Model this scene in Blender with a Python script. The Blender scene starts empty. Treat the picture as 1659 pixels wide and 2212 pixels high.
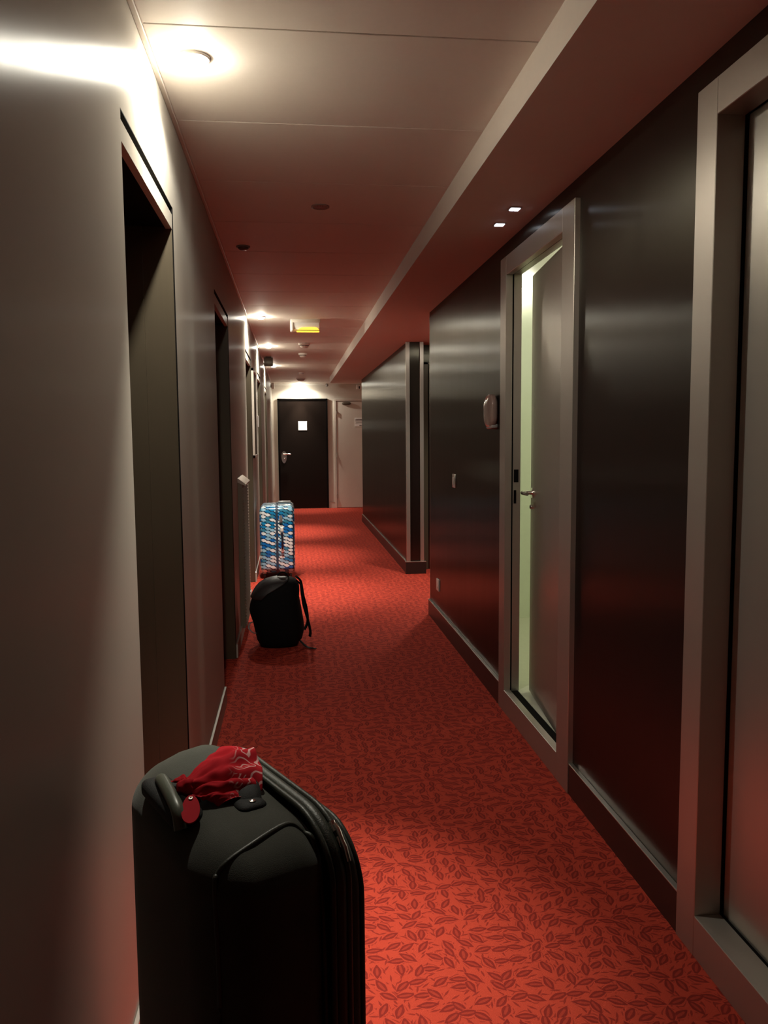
import bpy, bmesh, math, random
from mathutils import Vector, Matrix, noise
random.seed(4)
sc = bpy.context.scene
COL = sc.collection
V = Vector
R = math.radians

# ------------------------------------------------------------------ dimensions (metres; corridor runs along +Y)
LW, RW, RW2 = -0.355, 1.010, 1.100      # left wall, near right wall, far right wall
CE, SO = 2.320, 2.2175                  # ceiling, soffit underside
YB, YE = -3.0, 15.165                   # wall behind, end wall
Y_NEAR_END, Y_FAR_START, Y_FAR_END = 5.85, 7.65, 12.63
LEFT_DOORS = [(1.862, 2.628), (3.985, 4.82), (6.585, 7.43), (8.79, 9.69), (11.16, 11.98)]
D_TOP = 2.035

# ------------------------------------------------------------------ materials
def nt(name):
    m = bpy.data.materials.new(name); m.use_nodes = True
    n = m.node_tree; n.nodes.clear()
    out = n.nodes.new('ShaderNodeOutputMaterial')
    b = n.nodes.new('ShaderNodeBsdfPrincipled')
    n.links.new(b.outputs[0], out.inputs[0])
    return m, n, b

class G:
    """small helper for wiring shader nodes"""
    def __init__(s, n): s.n = n
    def node(s, t, **kw):
        x = s.n.nodes.new(t)
        for k, v in kw.items(): setattr(x, k, v)
        return x
    def link(s, a, b): s.n.links.new(a, b)
    def put(s, sock, v):
        if hasattr(v, 'is_output'): s.link(v, sock)
        else: sock.default_value = v
    def m(s, op, a, b=0.0, c=0.0, clamp=False):
        x = s.node('ShaderNodeMath', operation=op, use_clamp=clamp)
        s.put(x.inputs[0], a); s.put(x.inputs[1], b)
        if op in ('MULTIPLY_ADD', 'SMOOTH_MIN', 'COMPARE', 'WRAP'): s.put(x.inputs[2], c)
        return x.outputs[0]
    def ss(s, v, a, b, lo=0.0, hi=1.0):
        x = s.node('ShaderNodeMapRange', interpolation_type='SMOOTHSTEP')
        s.put(x.inputs[0], v)
        for i, q in zip((1, 2, 3, 4), (a, b, lo, hi)): x.inputs[i].default_value = q
        return x.outputs[0]
    def mix(s, f, a, b):
        x = s.node('ShaderNodeMix', data_type='RGBA')
        s.put(x.inputs[0], f)
        for i, v in ((6, a), (7, b)):
            if hasattr(v, 'is_output'): s.link(v, x.inputs[i])
            else: x.inputs[i].default_value = (*v, 1)
        return x.outputs[2]
    def uv(s):
        return s.node('ShaderNodeUVMap', uv_map='UVMap').outputs[0]
    def mapping(s, vec, scale=(1, 1, 1), loc=(0, 0, 0)):
        x = s.node('ShaderNodeMapping'); s.link(vec, x.inputs[0])
        x.inputs['Scale'].default_value = scale; x.inputs['Location'].default_value = loc
        return x.outputs[0]
    def noise(s, vec, scale=5, detail=2, rough=.5):
        x = s.node('ShaderNodeTexNoise'); s.link(vec, x.inputs['Vector'])
        x.inputs['Scale'].default_value = scale; x.inputs['Detail'].default_value = detail
        x.inputs['Roughness'].default_value = rough
        return x.outputs[0]
    def bump(s, h, strength, dist, b):
        x = s.node('ShaderNodeBump'); s.link(h, x.inputs['Height'])
        x.inputs['Strength'].default_value = strength; x.inputs['Distance'].default_value = dist
        s.link(x.outputs[0], b.inputs['Normal'])

def simple(name, col, rough=.5, metal=0.0, spec=.5, var=.06, nscale=30, bump=0.0, emit=None, estr=0.0, sheen=0.0):
    m, n, b = nt(name); g = G(n)
    tc = g.node('ShaderNodeTexCoord').outputs['Object']
    nz = g.noise(tc, nscale, 3)
    lo = tuple(max(0, c * (1 - var)) for c in col); hi = tuple(min(1, c * (1 + var)) for c in col)
    g.link(g.mix(nz, lo, hi), b.inputs['Base Color'])
    b.inputs['Roughness'].default_value = rough; b.inputs['Metallic'].default_value = metal
    b.inputs['Specular IOR Level'].default_value = spec
    if bump: g.bump(nz, bump, .002, b)
    if sheen: b.inputs['Sheen Weight'].default_value = sheen
    if emit:
        b.inputs['Emission Color'].default_value = (*emit, 1); b.inputs['Emission Strength'].default_value = estr
    return m

def satin(name, col, rough, aniso, metal=0.0, spec=.5, streak=.35, streak_var=.12):
    """satin surface with a fine vertical grain: highlights spread sideways"""
    m, n, b = nt(name); g = G(n)
    uv = g.uv()
    grain = g.noise(g.mapping(uv, (55, 1.1, 1)), 3.0, 4, .6)
    broad = g.noise(g.mapping(uv, (6, .35, 1)), 2.0, 2)
    f = g.m('ADD', g.m('MULTIPLY', grain, .6), g.m('MULTIPLY', broad, .4))
    lo = tuple(c * (1 - streak_var) for c in col); hi = tuple(min(1, c * (1 + streak_var)) for c in col)
    g.link(g.mix(f, lo, hi), b.inputs['Base Color'])
    g.link(g.ss(f, .3, .7, rough * .95, rough * 1.05), b.inputs['Roughness'])
    b.inputs['Metallic'].default_value = metal; b.inputs['Specular IOR Level'].default_value = spec
    b.inputs['Anisotropic'].default_value = aniso
    t = g.node('ShaderNodeTangent', direction_type='UV_MAP', uv_map='UVMap')
    g.link(t.outputs[0], b.inputs['Tangent'])
    if streak: g.bump(grain, streak, .0006, b)
    return m

M = {}
M['wall'] = satin('beige_satin_wall', (.50, .455, .395), .41, .92, spec=.6, streak=.0, streak_var=.04)
M['wall_plain'] = simple('beige_plain_wall', (.62, .57, .50), .55, var=.03)
M['ceiling'] = simple('white_ceiling_panel', (.74, .70, .65), .6, var=.02, nscale=60)
M['soffit'] = simple('white_soffit_plaster', (.72, .66, .60), .7, var=.03)
M['laminate'] = satin('dark_brown_laminate', (.010, .0065, .006), .30, .95, spec=.68, streak=.0, streak_var=.3)
M['laminate'].node_tree.nodes['Principled BSDF'].inputs['Specular Tint'].default_value = (1, .93, .74, 1)
M['dark_trim'] = simple('dark_baseboard', (.022, .014, .012), .35, spec=.5)
M['silver'] = satin('satin_silver_metal', (.50, .46, .41), .42, .75, metal=.75, streak=.08, streak_var=.05)
M['silver_door'] = satin('satin_silver_door', (.50, .47, .42), .38, .85, metal=.75, streak=.10, streak_var=.05)
M['bronze'] = satin('bronze_metal_jamb', (.10, .08, .055), .42, .7, metal=.3, streak=.1, streak_var=.1)
M['alu'] = simple('aluminium_strip', (.70, .67, .62), .28, metal=.9, var=.03)
M['dark_door'] = satin('dark_brown_door', (.009, .005, .0035), .42, .3, spec=.22, streak=.05, streak_var=.25)
M['black'] = simple('black_gap', (.003, .0025, .0025), .8, var=.1, spec=.1)
M['white_paint'] = simple('white_enamel', (.66, .60, .53), .4, var=.02)
M['white_plastic'] = simple('white_plastic', (.75, .72, .66), .35, var=.02)
M['plate_white'] = simple('white_sign_plate', (.9, .9, .88), .25, var=.01)
M['grey_plastic'] = simple('grey_plastic', (.32, .31, .30), .35)
M['chrome'] = simple('chrome_metal', (.80, .78, .74), .15, metal=1.0, var=.02)
M['gloss'] = simple('glossy_taupe_plastic', (.30, .22, .19), .10, spec=.8, var=.02)
M['hole'] = simple('dark_recess', (.02, .012, .010), .7)
M['tile'] = simple('pale_bathroom_wall', (.80, .84, .70), .4, var=.02)
M['tile_floor'] = simple('pale_bathroom_floor', (.72, .72, .60), .3, var=.06)
M['lamp'] = simple('lit_lamp', (1, .97, .88), .5, emit=(1, .95, .80), estr=420)
M['lamp_soft'] = simple('lit_wall_lamp', (1, .97, .88), .5, emit=(1, .96, .82), estr=30)
M['led'] = simple('lit_cool_led', (.9, .95, 1), .5, emit=(.82, .88, 1), estr=9)
M['amber'] = simple('lit_amber_lens', (1, .6, .1), .4, emit=(1, .55, .05), estr=1.6)
M['off_lens'] = simple('unlit_lens', (.10, .065, .055), .4)
M['unlit_ring'] = simple('unlit_ring', (.20, .14, .12), .5)
M['ink'] = simple('dark_ink', (.12, .10, .09), .6)
M['radiator'] = simple('taupe_louvre_enamel', (.20, .165, .12), .5, var=.04)
M['fabric'] = simple('black_olive_nylon', (.034, .035, .024), .75, var=.35, nscale=900, bump=.5, spec=.3, sheen=.12)
M['fabric_dark'] = simple('black_strap_webbing', (.008, .008, .008), .7, var=.3, nscale=600, bump=.3, spec=.25)
M['zip'] = simple('dark_green_zip_tape', (.035, .038, .028), .45, var=.3, nscale=400, bump=.3)
M['grip'] = simple('grey_green_grip', (.10, .115, .085), .38)
M['bag'] = simple('black_bag_cloth', (.006, .006, .0065), .8, var=.4, nscale=300, bump=.4, spec=.2)
M['bag_sheen'] = simple('bag_lid_sheen', (.040, .036, .038), .5, var=.25, nscale=200, bump=.3, spec=.5)  # paler base colour paints the sheen on the backpack lid
M['rubber'] = simple('black_rubber', (.015, .015, .015), .6)
M['tag_red'] = simple('red_tag_plastic', (.42, .018, .028), .85, var=.05, spec=.1)
M['blue_zip'] = simple('slate_zip_tape', (.035, .06, .10), .4)
M['navy'] = simple('navy_handle', (.012, .014, .03), .35)
M['pink_end'] = simple('pale_pink_end', (.75, .55, .52), .4)

def carpet():
    m, n, b = nt('red_leaf_carpet'); g = G(n)
    tc = g.node('ShaderNodeTexCoord').outputs['Object']
    warp = g.node('ShaderNodeTexNoise'); g.link(tc, warp.inputs['Vector']); warp.inputs['Scale'].default_value = 9
    wv = g.node('ShaderNodeVectorMath', operation='SCALE'); g.link(warp.outputs['Color'], wv.inputs[0]); wv.inputs['Scale'].default_value = .010
    wa = g.node('ShaderNodeVectorMath', operation='ADD'); g.link(tc, wa.inputs[0]); g.link(wv.outputs[0], wa.inputs[1])
    pos = wa.outputs[0]
    def layer(S, rnd, L, W, off):
        p = g.mapping(pos, (1, 1, 1), off)
        vor = g.node('ShaderNodeTexVoronoi', voronoi_dimensions='2D'); g.link(p, vor.inputs['Vector'])
        vor.inputs['Scale'].default_value = S; vor.inputs['Randomness'].default_value = rnd
        d = g.node('ShaderNodeVectorMath', operation='SUBTRACT'); g.link(p, d.inputs[0]); g.link(vor.outputs['Position'], d.inputs[1])
        sx = g.node('ShaderNodeSeparateXYZ'); g.link(d.outputs[0], sx.inputs[0])
        # the leaves turn around slowly varying flower centres, with some scatter
        cs = g.node('ShaderNodeSeparateColor'); g.link(vor.outputs['Color'], cs.inputs[0])
        big = g.node('ShaderNodeTexVoronoi', voronoi_dimensions='2D'); g.link(vor.outputs['Position'], big.inputs['Vector'])
        big.inputs['Scale'].default_value = 5.2; big.inputs['Randomness'].default_value = .8
        q = g.node('ShaderNodeVectorMath', operation='SUBTRACT'); g.link(vor.outputs['Position'], q.inputs[0]); g.link(big.outputs['Position'], q.inputs[1])
        qs = g.node('ShaderNodeSeparateXYZ'); g.link(q.outputs[0], qs.inputs[0])
        ang = g.m('ADD', g.m('ARCTAN2', qs.outputs[1], qs.outputs[0]), g.m('MULTIPLY', g.m('SUBTRACT', cs.outputs[0], .5), 1.5))
        ca, sa = g.m('COSINE', ang), g.m('SINE', ang)
        u = g.m('ADD', g.m('MULTIPLY', sx.outputs[0], ca), g.m('MULTIPLY', sx.outputs[1], sa))
        v = g.m('SUBTRACT', g.m('MULTIPLY', sx.outputs[1], ca), g.m('MULTIPLY', sx.outputs[0], sa))
        un = g.m('DIVIDE', g.m('ABSOLUTE', u), L)
        prof = g.m('MAXIMUM', g.m('SUBTRACT', 1.0, g.m('POWER', un, 1.5)), .02)
        t = g.m('DIVIDE', g.m('ABSOLUTE', v), g.m('MULTIPLY', prof, W))
        return t, un
    t, un = layer(22.0, .60, .0285, .0114, (0, 0, 0))
    leaf = g.ss(t, .88, 1.05, 1, 0)
    core = g.m('MULTIPLY', g.ss(t, .22, .42, 1, 0), g.ss(un, .42, .62, 1, 0))
    rim = g.m('SUBTRACT', leaf, g.m('MULTIPLY', core, .55), clamp=True)
    echo = g.m('MULTIPLY', g.m('MULTIPLY', g.ss(t, 1.42, 1.52), g.ss(t, 1.72, 1.85, 1, 0)), g.ss(un, .85, 1.0, 1, 0))
    brk = g.ss(g.noise(g.mapping(pos, (1, 1, 1), (3, 1, 0)), 60, 1), .46, .54)
    echo = g.m('MULTIPLY', g.m('MULTIPLY', echo, brk), .75)
    t2, un2 = layer(36, .9, .014, .0030, (.37, .21, 0))
    sliver = g.m('MULTIPLY', g.m('MULTIPLY', g.ss(t2, .8, 1.05, 1, 0), g.ss(t, 1.2, 1.4)), .85)
    f = g.m('MAXIMUM', g.m('MAXIMUM', rim, echo), sliver)
    pile = g.noise(tc, 700, 2)
    f = g.m('MULTIPLY', f, .86)
    base = g.mix(g.noise(tc, 2.2, 2), (.46, .050, .026), (.52, .058, .032))
    dark = (.165, .013, .011)
    c = g.mix(f, base, dark)
    c2 = g.mix(g.m('MULTIPLY', pile, .25), c, (.28, .018, .010))
    g.link(c2, b.inputs['Base Color'])
    b.inputs['Roughness'].default_value = .9; b.inputs['Specular IOR Level'].default_value = .15
    g.bump(pile, .5, .003, b)
    return m
M['carpet'] = carpet()

def scales():
    """fish-scale lattice: blue, teal, pale blue and white cells with a navy outline"""
    m, n, b = nt('blue_scale_print'); g = G(n)
    s = g.node('ShaderNodeSeparateXYZ'); g.link(g.uv(), s.inputs[0])
    PX, PZ = .042, .032
    def lens(colshift):
        k = g.m('FLOOR', g.m('ADD', g.m('DIVIDE', s.outputs[0], PX), colshift))      # column index
        k = g.m('ADD', k, 1.0 - colshift * 2) if colshift else k
        return k
    xs = g.m('DIVIDE', s.outputs[0], PX)
    k0 = g.m('ROUND', xs)
    res = []
    for dk in (-1, 0, 1):
        k = g.m('ADD', k0, float(dk))
        u = g.m('SUBTRACT', xs, k)                                  # -1..1 in columns
        par = g.m('MULTIPLY', g.m('PINGPONG', k, 1.0), .5)
        skew = g.m('MULTIPLY', u, .16)
        zz = g.m('ADD', g.m('DIVIDE', s.outputs[1], PZ), g.m('ADD', par, skew))
        r = g.m('ROUND', zz)
        v = g.m('ABSOLUTE', g.m('SUBTRACT', zz, r))
        h = g.m('MULTIPLY', g.m('ADD', 1.0, g.m('COSINE', g.m('MULTIPLY', u, math.pi))), .25)
        d = g.m('SUBTRACT', h, v)
        d = g.m('SUBTRACT', d, g.m('MULTIPLY', g.ss(g.m('ABSOLUTE', u), .58, .92), .5))
        idv = g.node('ShaderNodeCombineXYZ'); g.link(k, idv.inputs[0]); g.link(r, idv.inputs[1])
        wn = g.node('ShaderNodeTexWhiteNoise', noise_dimensions='2D'); g.link(idv.outputs[0], wn.inputs['Vector'])
        ramp = g.node('ShaderNodeValToRGB'); ramp.color_ramp.interpolation = 'CONSTANT'
        e = ramp.color_ramp.elements
        e[0].position = 0; e[0].color = (.80, .88, .90, 1)
        e[1].position = .34; e[1].color = (.30, .58, .76, 1)
        for p_, c_ in ((.58, (.045, .25, .40, 1)), (.72, (.01, .16, .52, 1)), (.88, (.012, .24, .52, 1))):
            q = e.new(p_); q.color = c_
        g.link(wn.outputs['Value'], ramp.inputs[0])
        res.append((d, ramp.outputs[0]))
    c = None
    for d, col in res:
        f = g.ss(d, .045, .085)
        c = g.mix(f, c if c is not None else (.008, .018, .045), col)
    g.link(c, b.inputs['Base Color'])
    b.inputs['Roughness'].default_value = .22; b.inputs['Specular IOR Level'].default_value = .5
    return m
M['scales'] = scales()

def bandana():
    m, n, b = nt('red_paisley_cotton'); g = G(n)
    uv = g.uv()
    w = g.node('ShaderNodeTexNoise'); g.link(uv, w.inputs['Vector']); w.inputs['Scale'].default_value = 18
    sc_ = g.node('ShaderNodeVectorMath', operation='SCALE'); g.link(w.outputs['Color'], sc_.inputs[0]); sc_.inputs['Scale'].default_value = .05
    ad = g.node('ShaderNodeVectorMath', operation='ADD'); g.link(uv, ad.inputs[0]); g.link(sc_.outputs[0], ad.inputs[1])
    vor = g.node('ShaderNodeTexVoronoi', voronoi_dimensions='2D'); g.link(ad.outputs[0], vor.inputs['Vector'])
    vor.inputs['Scale'].default_value = 21; vor.inputs['Randomness'].default_value = .9
    d = vor.outputs['Distance']
    lines = g.m('PINGPONG', g.m('MULTIPLY', d, 8.0), 1.0)
    f = g.ss(lines, .72, .86)
    s = g.node('ShaderNodeSeparateXYZ'); g.link(uv, s.inputs[0])
    f = g.m('MULTIPLY', f, g.ss(s.outputs[0], -.010, .015))
    g.link(g.mix(g.m('MULTIPLY', f, .8), (.42, .008, .016), (.75, .45, .44)), b.inputs['Base Color'])
    b.inputs['Roughness'].default_value = .9; b.inputs['Specular IOR Level'].default_value = .15
    return m
M['bandana'] = bandana()

# ------------------------------------------------------------------ mesh helpers
class MB:
    def __init__(s): s.bm = bmesh.new(); s.slots = []; s.cur = 0
    def mat(s, m):
        if m not in s.slots: s.slots.append(m)
        s.cur = s.slots.index(m); return s
    def _tag(s, faces):
        for f in faces: f.material_index = s.cur
    def box(s, x0, x1, y0, y1, z0, z1, bevel=0.0, seg=2):
        r = bmesh.ops.create_cube(s.bm, size=1)
        for v in r['verts']:
            v.co = V(((x0 + x1) / 2 + v.co.x * (x1 - x0), (y0 + y1) / 2 + v.co.y * (y1 - y0), (z0 + z1) / 2 + v.co.z * (z1 - z0)))
        fs = list({f for v in r['verts'] for f in v.link_faces}); s._tag(fs)
        if bevel:
            es = list({e for v in r['verts'] for e in v.link_edges})
            q = bmesh.ops.bevel(s.bm, geom=es, offset=bevel, segments=seg, affect='EDGES', profile=.5)
            s._tag(q['faces'])
        return s
    def cyl(s, a, b, r0, r1=None, n=24, caps=True):
        a, b = V(a), V(b); r1 = r0 if r1 is None else r1
        ax = (b - a).normalized()
        t = ax.orthogonal().normalized(); w = ax.cross(t)
        A = [s.bm.verts.new(a + (t * math.cos(2 * math.pi * i / n) + w * math.sin(2 * math.pi * i / n)) * r0) for i in range(n)]
        B = [s.bm.verts.new(b + (t * math.cos(2 * math.pi * i / n) + w * math.sin(2 * math.pi * i / n)) * r1) for i in range(n)]
        fs = [s.bm.faces.new((A[i], A[(i + 1) % n], B[(i + 1) % n], B[i])) for i in range(n)]
        if caps: fs += [s.bm.faces.new(A[::-1]), s.bm.faces.new(B)]
        s._tag(fs); return s
    def lathe(s, prof, c=(0, 0, 0), n=28, axis='Z'):
        """prof: list of (radius, height)"""
        c = V(c); rows = []
        for r, h in prof:
            row = []
            for i in range(n):
                t = 2 * math.pi * i / n
                p = V((r * math.cos(t), r * math.sin(t), h))
                if axis == 'Y': p = V((p.x, -p.z, p.y))
                if axis == 'X': p = V((p.z, p.x, p.y))
                row.append(s.bm.verts.new(c + p))
            rows.append(row)
        fs = []
        for a, b in zip(rows, rows[1:]):
            for i in range(n): fs.append(s.bm.faces.new((a[i], a[(i + 1) % n], b[(i + 1) % n], b[i])))
        fs.append(s.bm.faces.new(rows[0][::-1])); fs.append(s.bm.faces.new(rows[-1]))
        s._tag(fs); return s
    def loft(s, rows, closed=True, caps=True):
        R_ = [[s.bm.verts.new(V(p)) for p in row] for row in rows]
        fs = []; n = len(R_[0])
        for a, b in zip(R_, R_[1:]):
            for i in range(n if closed else n - 1):
                fs.append(s.bm.faces.new((a[i], a[(i + 1) % n], b[(i + 1) % n], b[i])))
        if caps and closed: fs += [s.bm.faces.new(R_[0][::-1]), s.bm.faces.new(R_[-1])]
        s._tag(fs); return s
    def tube(s, pts, r, n=10, flat=1.0, up=(0, 0, 1), closed=False):
        """sweep a (possibly flattened) round section along a path"""
        pts = [V(p) for p in pts]; rows = []
        for i, p in enumerate(pts):
            if closed: d = pts[(i + 1) % len(pts)] - pts[i - 1]
            else: d = pts[min(i + 1, len(pts) - 1)] - pts[max(i - 1, 0)]
            d.normalize()
            a = V(up) - d * d.dot(V(up))
            if a.length < 1e-4: a = d.orthogonal()
            a.normalize(); b = d.cross(a)
            rr = r[i] if isinstance(r, (list, tuple)) else r
            rows.append([p + a * math.cos(2 * math.pi * k / n) * rr * flat + b * math.sin(2 * math.pi * k / n) * rr for k in range(n)])
        if closed: rows.append(rows[0])
        return s.loft(rows, True, not closed)
    def prism(s, poly, axis, a, b):
        """polygon extruded between a and b along axis ('X': poly is (y,z); 'Y': (x,z); 'Z': (x,y))"""
        def P(q, t): return {'X': (t, q[0], q[1]), 'Y': (q[0], t, q[1]), 'Z': (q[0], q[1], t)}[axis]
        return s.loft([[P(q, a) for q in poly], [P(q, b) for q in poly]])
    def ebox(s, c, h, r, N=12, fn=None):
        """box with half sizes h and elliptic corner radii r"""
        grid = {}
        def vert(i, j, k):
            if (i, j, k) not in grid: grid[i, j, k] = s.bm.verts.new((2 * i / N - 1, 2 * j / N - 1, 2 * k / N - 1))
            return grid[i, j, k]
        fs = []
        for ax in range(3):
            for side in (0, N):
                for a in range(N):
                    for b in range(N):
                        q = []
                        for da, db in ((0, 0), (1, 0), (1, 1), (0, 1)):
                            ijk = [0, 0, 0]; ijk[ax] = side; ijk[(ax + 1) % 3] = a + da; ijk[(ax + 2) % 3] = b + db
                            q.append(vert(*ijk))
                        fs.append(s.bm.faces.new(q if side else q[::-1]))
        allv = list(grid.values())
        inner = [h[i] - r[i] for i in range(3)]
        for v in allv:
            # tangent-warped cube so that the sphere is evenly divided
            d = V([math.tan(x * math.pi / 4) for x in v.co]).normalized()
            p = V([(1 if d[i] > 1e-5 else -1 if d[i] < -1e-5 else 0) * inner[i] + r[i] * d[i] for i in range(3)])
            v.co = V(c) + (fn(p) if fn else p)
        s._tag(fs); return s
    def build(s, name, m=None, parent=None, smooth=None, off=None, kind=None):
        bmesh.ops.recalc_face_normals(s.bm, faces=s.bm.faces)
        if off is not None: bmesh.ops.translate(s.bm, verts=s.bm.verts, vec=-V(off))
        uvl = s.bm.loops.layers.uv.new('UVMap')
        for f in s.bm.faces:
            n = f.normal; a = max(range(3), key=lambda i: abs(n[i]))
            for l in f.loops:
                p = l.vert.co
                l[uvl].uv = ((p.y, p.z), (p.x, p.z), (p.x, p.y))[a]
        me = bpy.data.meshes.new(name); s.bm.to_mesh(me); s.bm.free()
        if m is not None: me.materials.append(m)
        else:
            for q in s.slots: me.materials.append(q)
        if smooth is not None:
            for p in me.polygons: p.use_smooth = True
            me.set_sharp_from_angle(angle=R(smooth))
        o = bpy.data.objects.new(name, me); COL.objects.link(o)
        if parent is not None: o.parent = parent
        if kind: o['kind'] = kind
        return o

def tag(o, label=None, cat=None, group=None, kind=None):
    if label: o['label'] = label
    if cat: o['category'] = cat
    if group: o['group'] = group
    if kind: o['kind'] = kind
    return o
def empty(name, loc, label, cat, group=None, kind=None, rz=0.0):
    o = bpy.data.objects.new(name, None); COL.objects.link(o)
    o.location = loc; o.rotation_euler = (0, 0, rz); o.empty_display_size = .1
    return tag(o, label, cat, group, kind)
def spot(parent, loc, power, size, blend, col=(1, .95, .80), radius=.02, aim=None):
    l = bpy.data.lights.new('spot_light', 'SPOT'); l.energy = power; l.spot_size = R(size); l.spot_blend = blend
    l.color = col; l.shadow_soft_size = radius
    o = bpy.data.objects.new('spot_light', l); COL.objects.link(o); o.location = loc; o.parent = parent
    if aim: o.rotation_euler = V(aim).to_track_quat('-Z', 'Y').to_euler()
    return o

# ------------------------------------------------------------------ the setting
def wall_along_y(name, x_face, x_back, y0, y1, z1, holes, m, label):
    """wall slab parallel to the corridor, with door openings (ya, yb, za, zb)"""
    b = MB(); y = y0
    for (ya, yb, za, zb) in sorted(holes):
        b.box(min(x_face, x_back), max(x_face, x_back), y, ya, 0, z1)
        if zb < z1: b.box(min(x_face, x_back), max(x_face, x_back), ya, yb, zb, z1)
        if za > 0: b.box(min(x_face, x_back), max(x_face, x_back), ya, yb, 0, za)
        y = yb
    b.box(min(x_face, x_back), max(x_face, x_back), y, y1, 0, z1)
    return tag(b.build(name, m), label, 'wall', kind='structure')

tag(MB().box(-.9, 3.0, YB - .1, YE + .1, -.06, 0).build('floor', M['carpet']),
    'red carpet floor with a dark leaf pattern', 'floor', kind='structure')

# ceiling: white panels 0.597 m long with fine joints
b = MB()
y = 2.096 - .597 * 9
while y < YE:
    y1 = min(y + .597 - .005, YE)
    b.box(LW + .016, .66, y, y1, CE, CE + .02, bevel=.0012, seg=1)
    y += .597
b.mat(M['ceiling']); b.box(-.9, 3.0, YB - .1, YE + .1, CE + .012, CE + .06)
b.box(LW, LW + .0175, YB, YE, CE + .001, CE + .02)
b.box(.6605, 3.0, 13.45, YE, CE, CE + .02)
tag(b.build('ceiling', M['ceiling']), 'white panelled corridor ceiling with fine cross joints', 'ceiling', kind='structure')
b = MB()
b.box(LW, LW + .014, YB, YE, CE - .006, CE + .01, bevel=.002)
tag(b.build('trim_1', M['white_paint']), 'thin pale angle strip between the left wall and the ceiling', 'trim', kind='structure')
b = MB()
b.box(.645, 3.0, 5.70, 13.45, SO, CE + .015)
b.box(.645, 1.14, YB, 5.70, SO, CE + .015)
tag(b.build('soffit', M['soffit']), 'lowered ceiling band running along the right wall', 'soffit', kind='structure')

wall_along_y('wall_left', LW, LW - .22, YB, YE, CE + .03, [(a, c, 0, D_TOP) for a, c in LEFT_DOORS], M['wall'],
             'long beige satin left wall of the corridor with five dark doorways')
RD = [(0.905, 1.845), (2.885, 3.70)]       # clear openings in the near right wall
wall_along_y('wall_right', RW, RW + .054, YB, Y_NEAR_END, SO + .02, [(a, c, .09, 2.075) for a, c in RD], M['laminate'],
             'dark brown glossy right wall nearest the viewer, holding two silver doors')
# far right wall: a thin panelled partition with silver edge profiles on its near end
p = empty('wall_right_far', (RW2, Y_FAR_START, 0), 'dark glossy right wall at the far half of the corridor', 'wall', kind='structure')
O = (RW2, Y_FAR_START, 0)
MB().box(RW2, 1.255, Y_FAR_START + .004, Y_FAR_END, 0, SO + .01).build('panel', M['laminate'], p, off=O)
for x0 in (1.088, 1.222):
    MB().box(x0, x0 + .036, Y_FAR_START - .012, Y_FAR_START + .02, .118, SO, bevel=.002).build('edge_profile', M['silver'], p, off=O)
MB().box(1.075, 1.275, Y_FAR_START - .026, Y_FAR_START + .02, 0, .115, bevel=.003).build('plinth', M['dark_trim'], p, off=O)
MB().box(1.073, 1.277, Y_FAR_START - .028, Y_FAR_START + .02, .115, .121, bevel=.001).build('plinth_cap', M['alu'], p, off=O)
# silver end profile of the near wall
b = MB(); b.box(RW - .002, RW + .10, Y_NEAR_END, Y_NEAR_END + .006, .11, SO)
tag(b.build('trim_2', M['alu']), 'thin metal edge strip at the end of the near right wall', 'trim', kind='structure')

tag(MB().box(-.9, 3.0, YE, YE + .1, 0, CE + .03).build('wall_end', M['wall_plain']), 'beige end wall behind the dark door and the white door', 'wall', kind='structure')
tag(MB().box(-.9, 3.0, YB - .1, YB, 0, CE + .03).build('wall_back', M['wall_plain']), 'beige wall closing the corridor behind the viewer', 'wall', kind='structure')
b = MB(); b.box(1.255, 3.0, 7.90, 8.0, 0, CE); b.box(2.9, 3.0, 5.85, 7.9, 0, CE); b.box(1.066, 3.0, 5.75, 5.85, 0, CE)
tag(b.build('wall_alcove', M['laminate']), 'dark walls of the side passage between the two right walls', 'wall', kind='structure')
b = MB(); b.box(2.4, 2.5, 12.63, YE, 0, CE); b.box(1.255, 2.4, 12.53, 12.63, 0, CE)
tag(b.build('wall_recess', M['wall_plain']), 'walls of the recess to the right of the end wall', 'wall', kind='structure')
b = MB()
b.box(1.30, 1.34, 7.885, 7.90, 0, 2.05); b.box(1.30, 2.2, 7.885, 7.90, 2.03, 2.05)
tag(b.build('trim_3', M['bronze']), 'bronze door casing glimpsed in the side passage', 'trim', kind='structure')

# skirting boards
def skirt(name, spans, x0, x1, h, face, cap, label):
    b = MB(); b.mat(face)
    for a, c in spans: b.box(x0, x1, a, c, 0, h)
    b.mat(cap)
    for a, c in spans: b.box(x0 - (.001 if x0 > 0 else 0), x1 + (0 if x0 > 0 else .001), a, c, h, h + .005, bevel=.0012, seg=1)
    return tag(b.build(name), label, 'baseboard', kind='structure')
ys = [YB] + [v for d in LEFT_DOORS for v in (d[0] - .004, d[1] + .01)] + [YE]
skirt('baseboard_left', list(zip(ys[0::2], ys[1::2])), LW, LW + .010, .083, M['wall'], M['alu'], 'slim baseboard along the left wall with a bright metal top edge')
skirt('baseboard_right', [(YB, .835), (1.925, 2.775), (3.785, Y_NEAR_END + .005)], RW - .016, RW, .112, M['dark_trim'], M['alu'], 'dark baseboard along the near right wall with a thin metal top line')
skirt('baseboard_right_far', [(Y_FAR_START, Y_FAR_END)], RW2 - .016, RW2, .112, M['dark_trim'], M['alu'], 'dark baseboard along the far right wall')
b = MB(); b.mat(M['wall_plain']); b.box(.70, .795, YE - .012, YE, 0, .105); b.mat(M['alu']); b.box(.70, .795, YE - .014, YE, .105, .112)
tag(b.build('baseboard_end'), 'short baseboard between the two doors of the end wall', 'baseboard', kind='structure')
b = MB(); b.box(-.30, .64, YE - .022, YE, CE - .030, CE - .002, bevel=.003)
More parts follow.
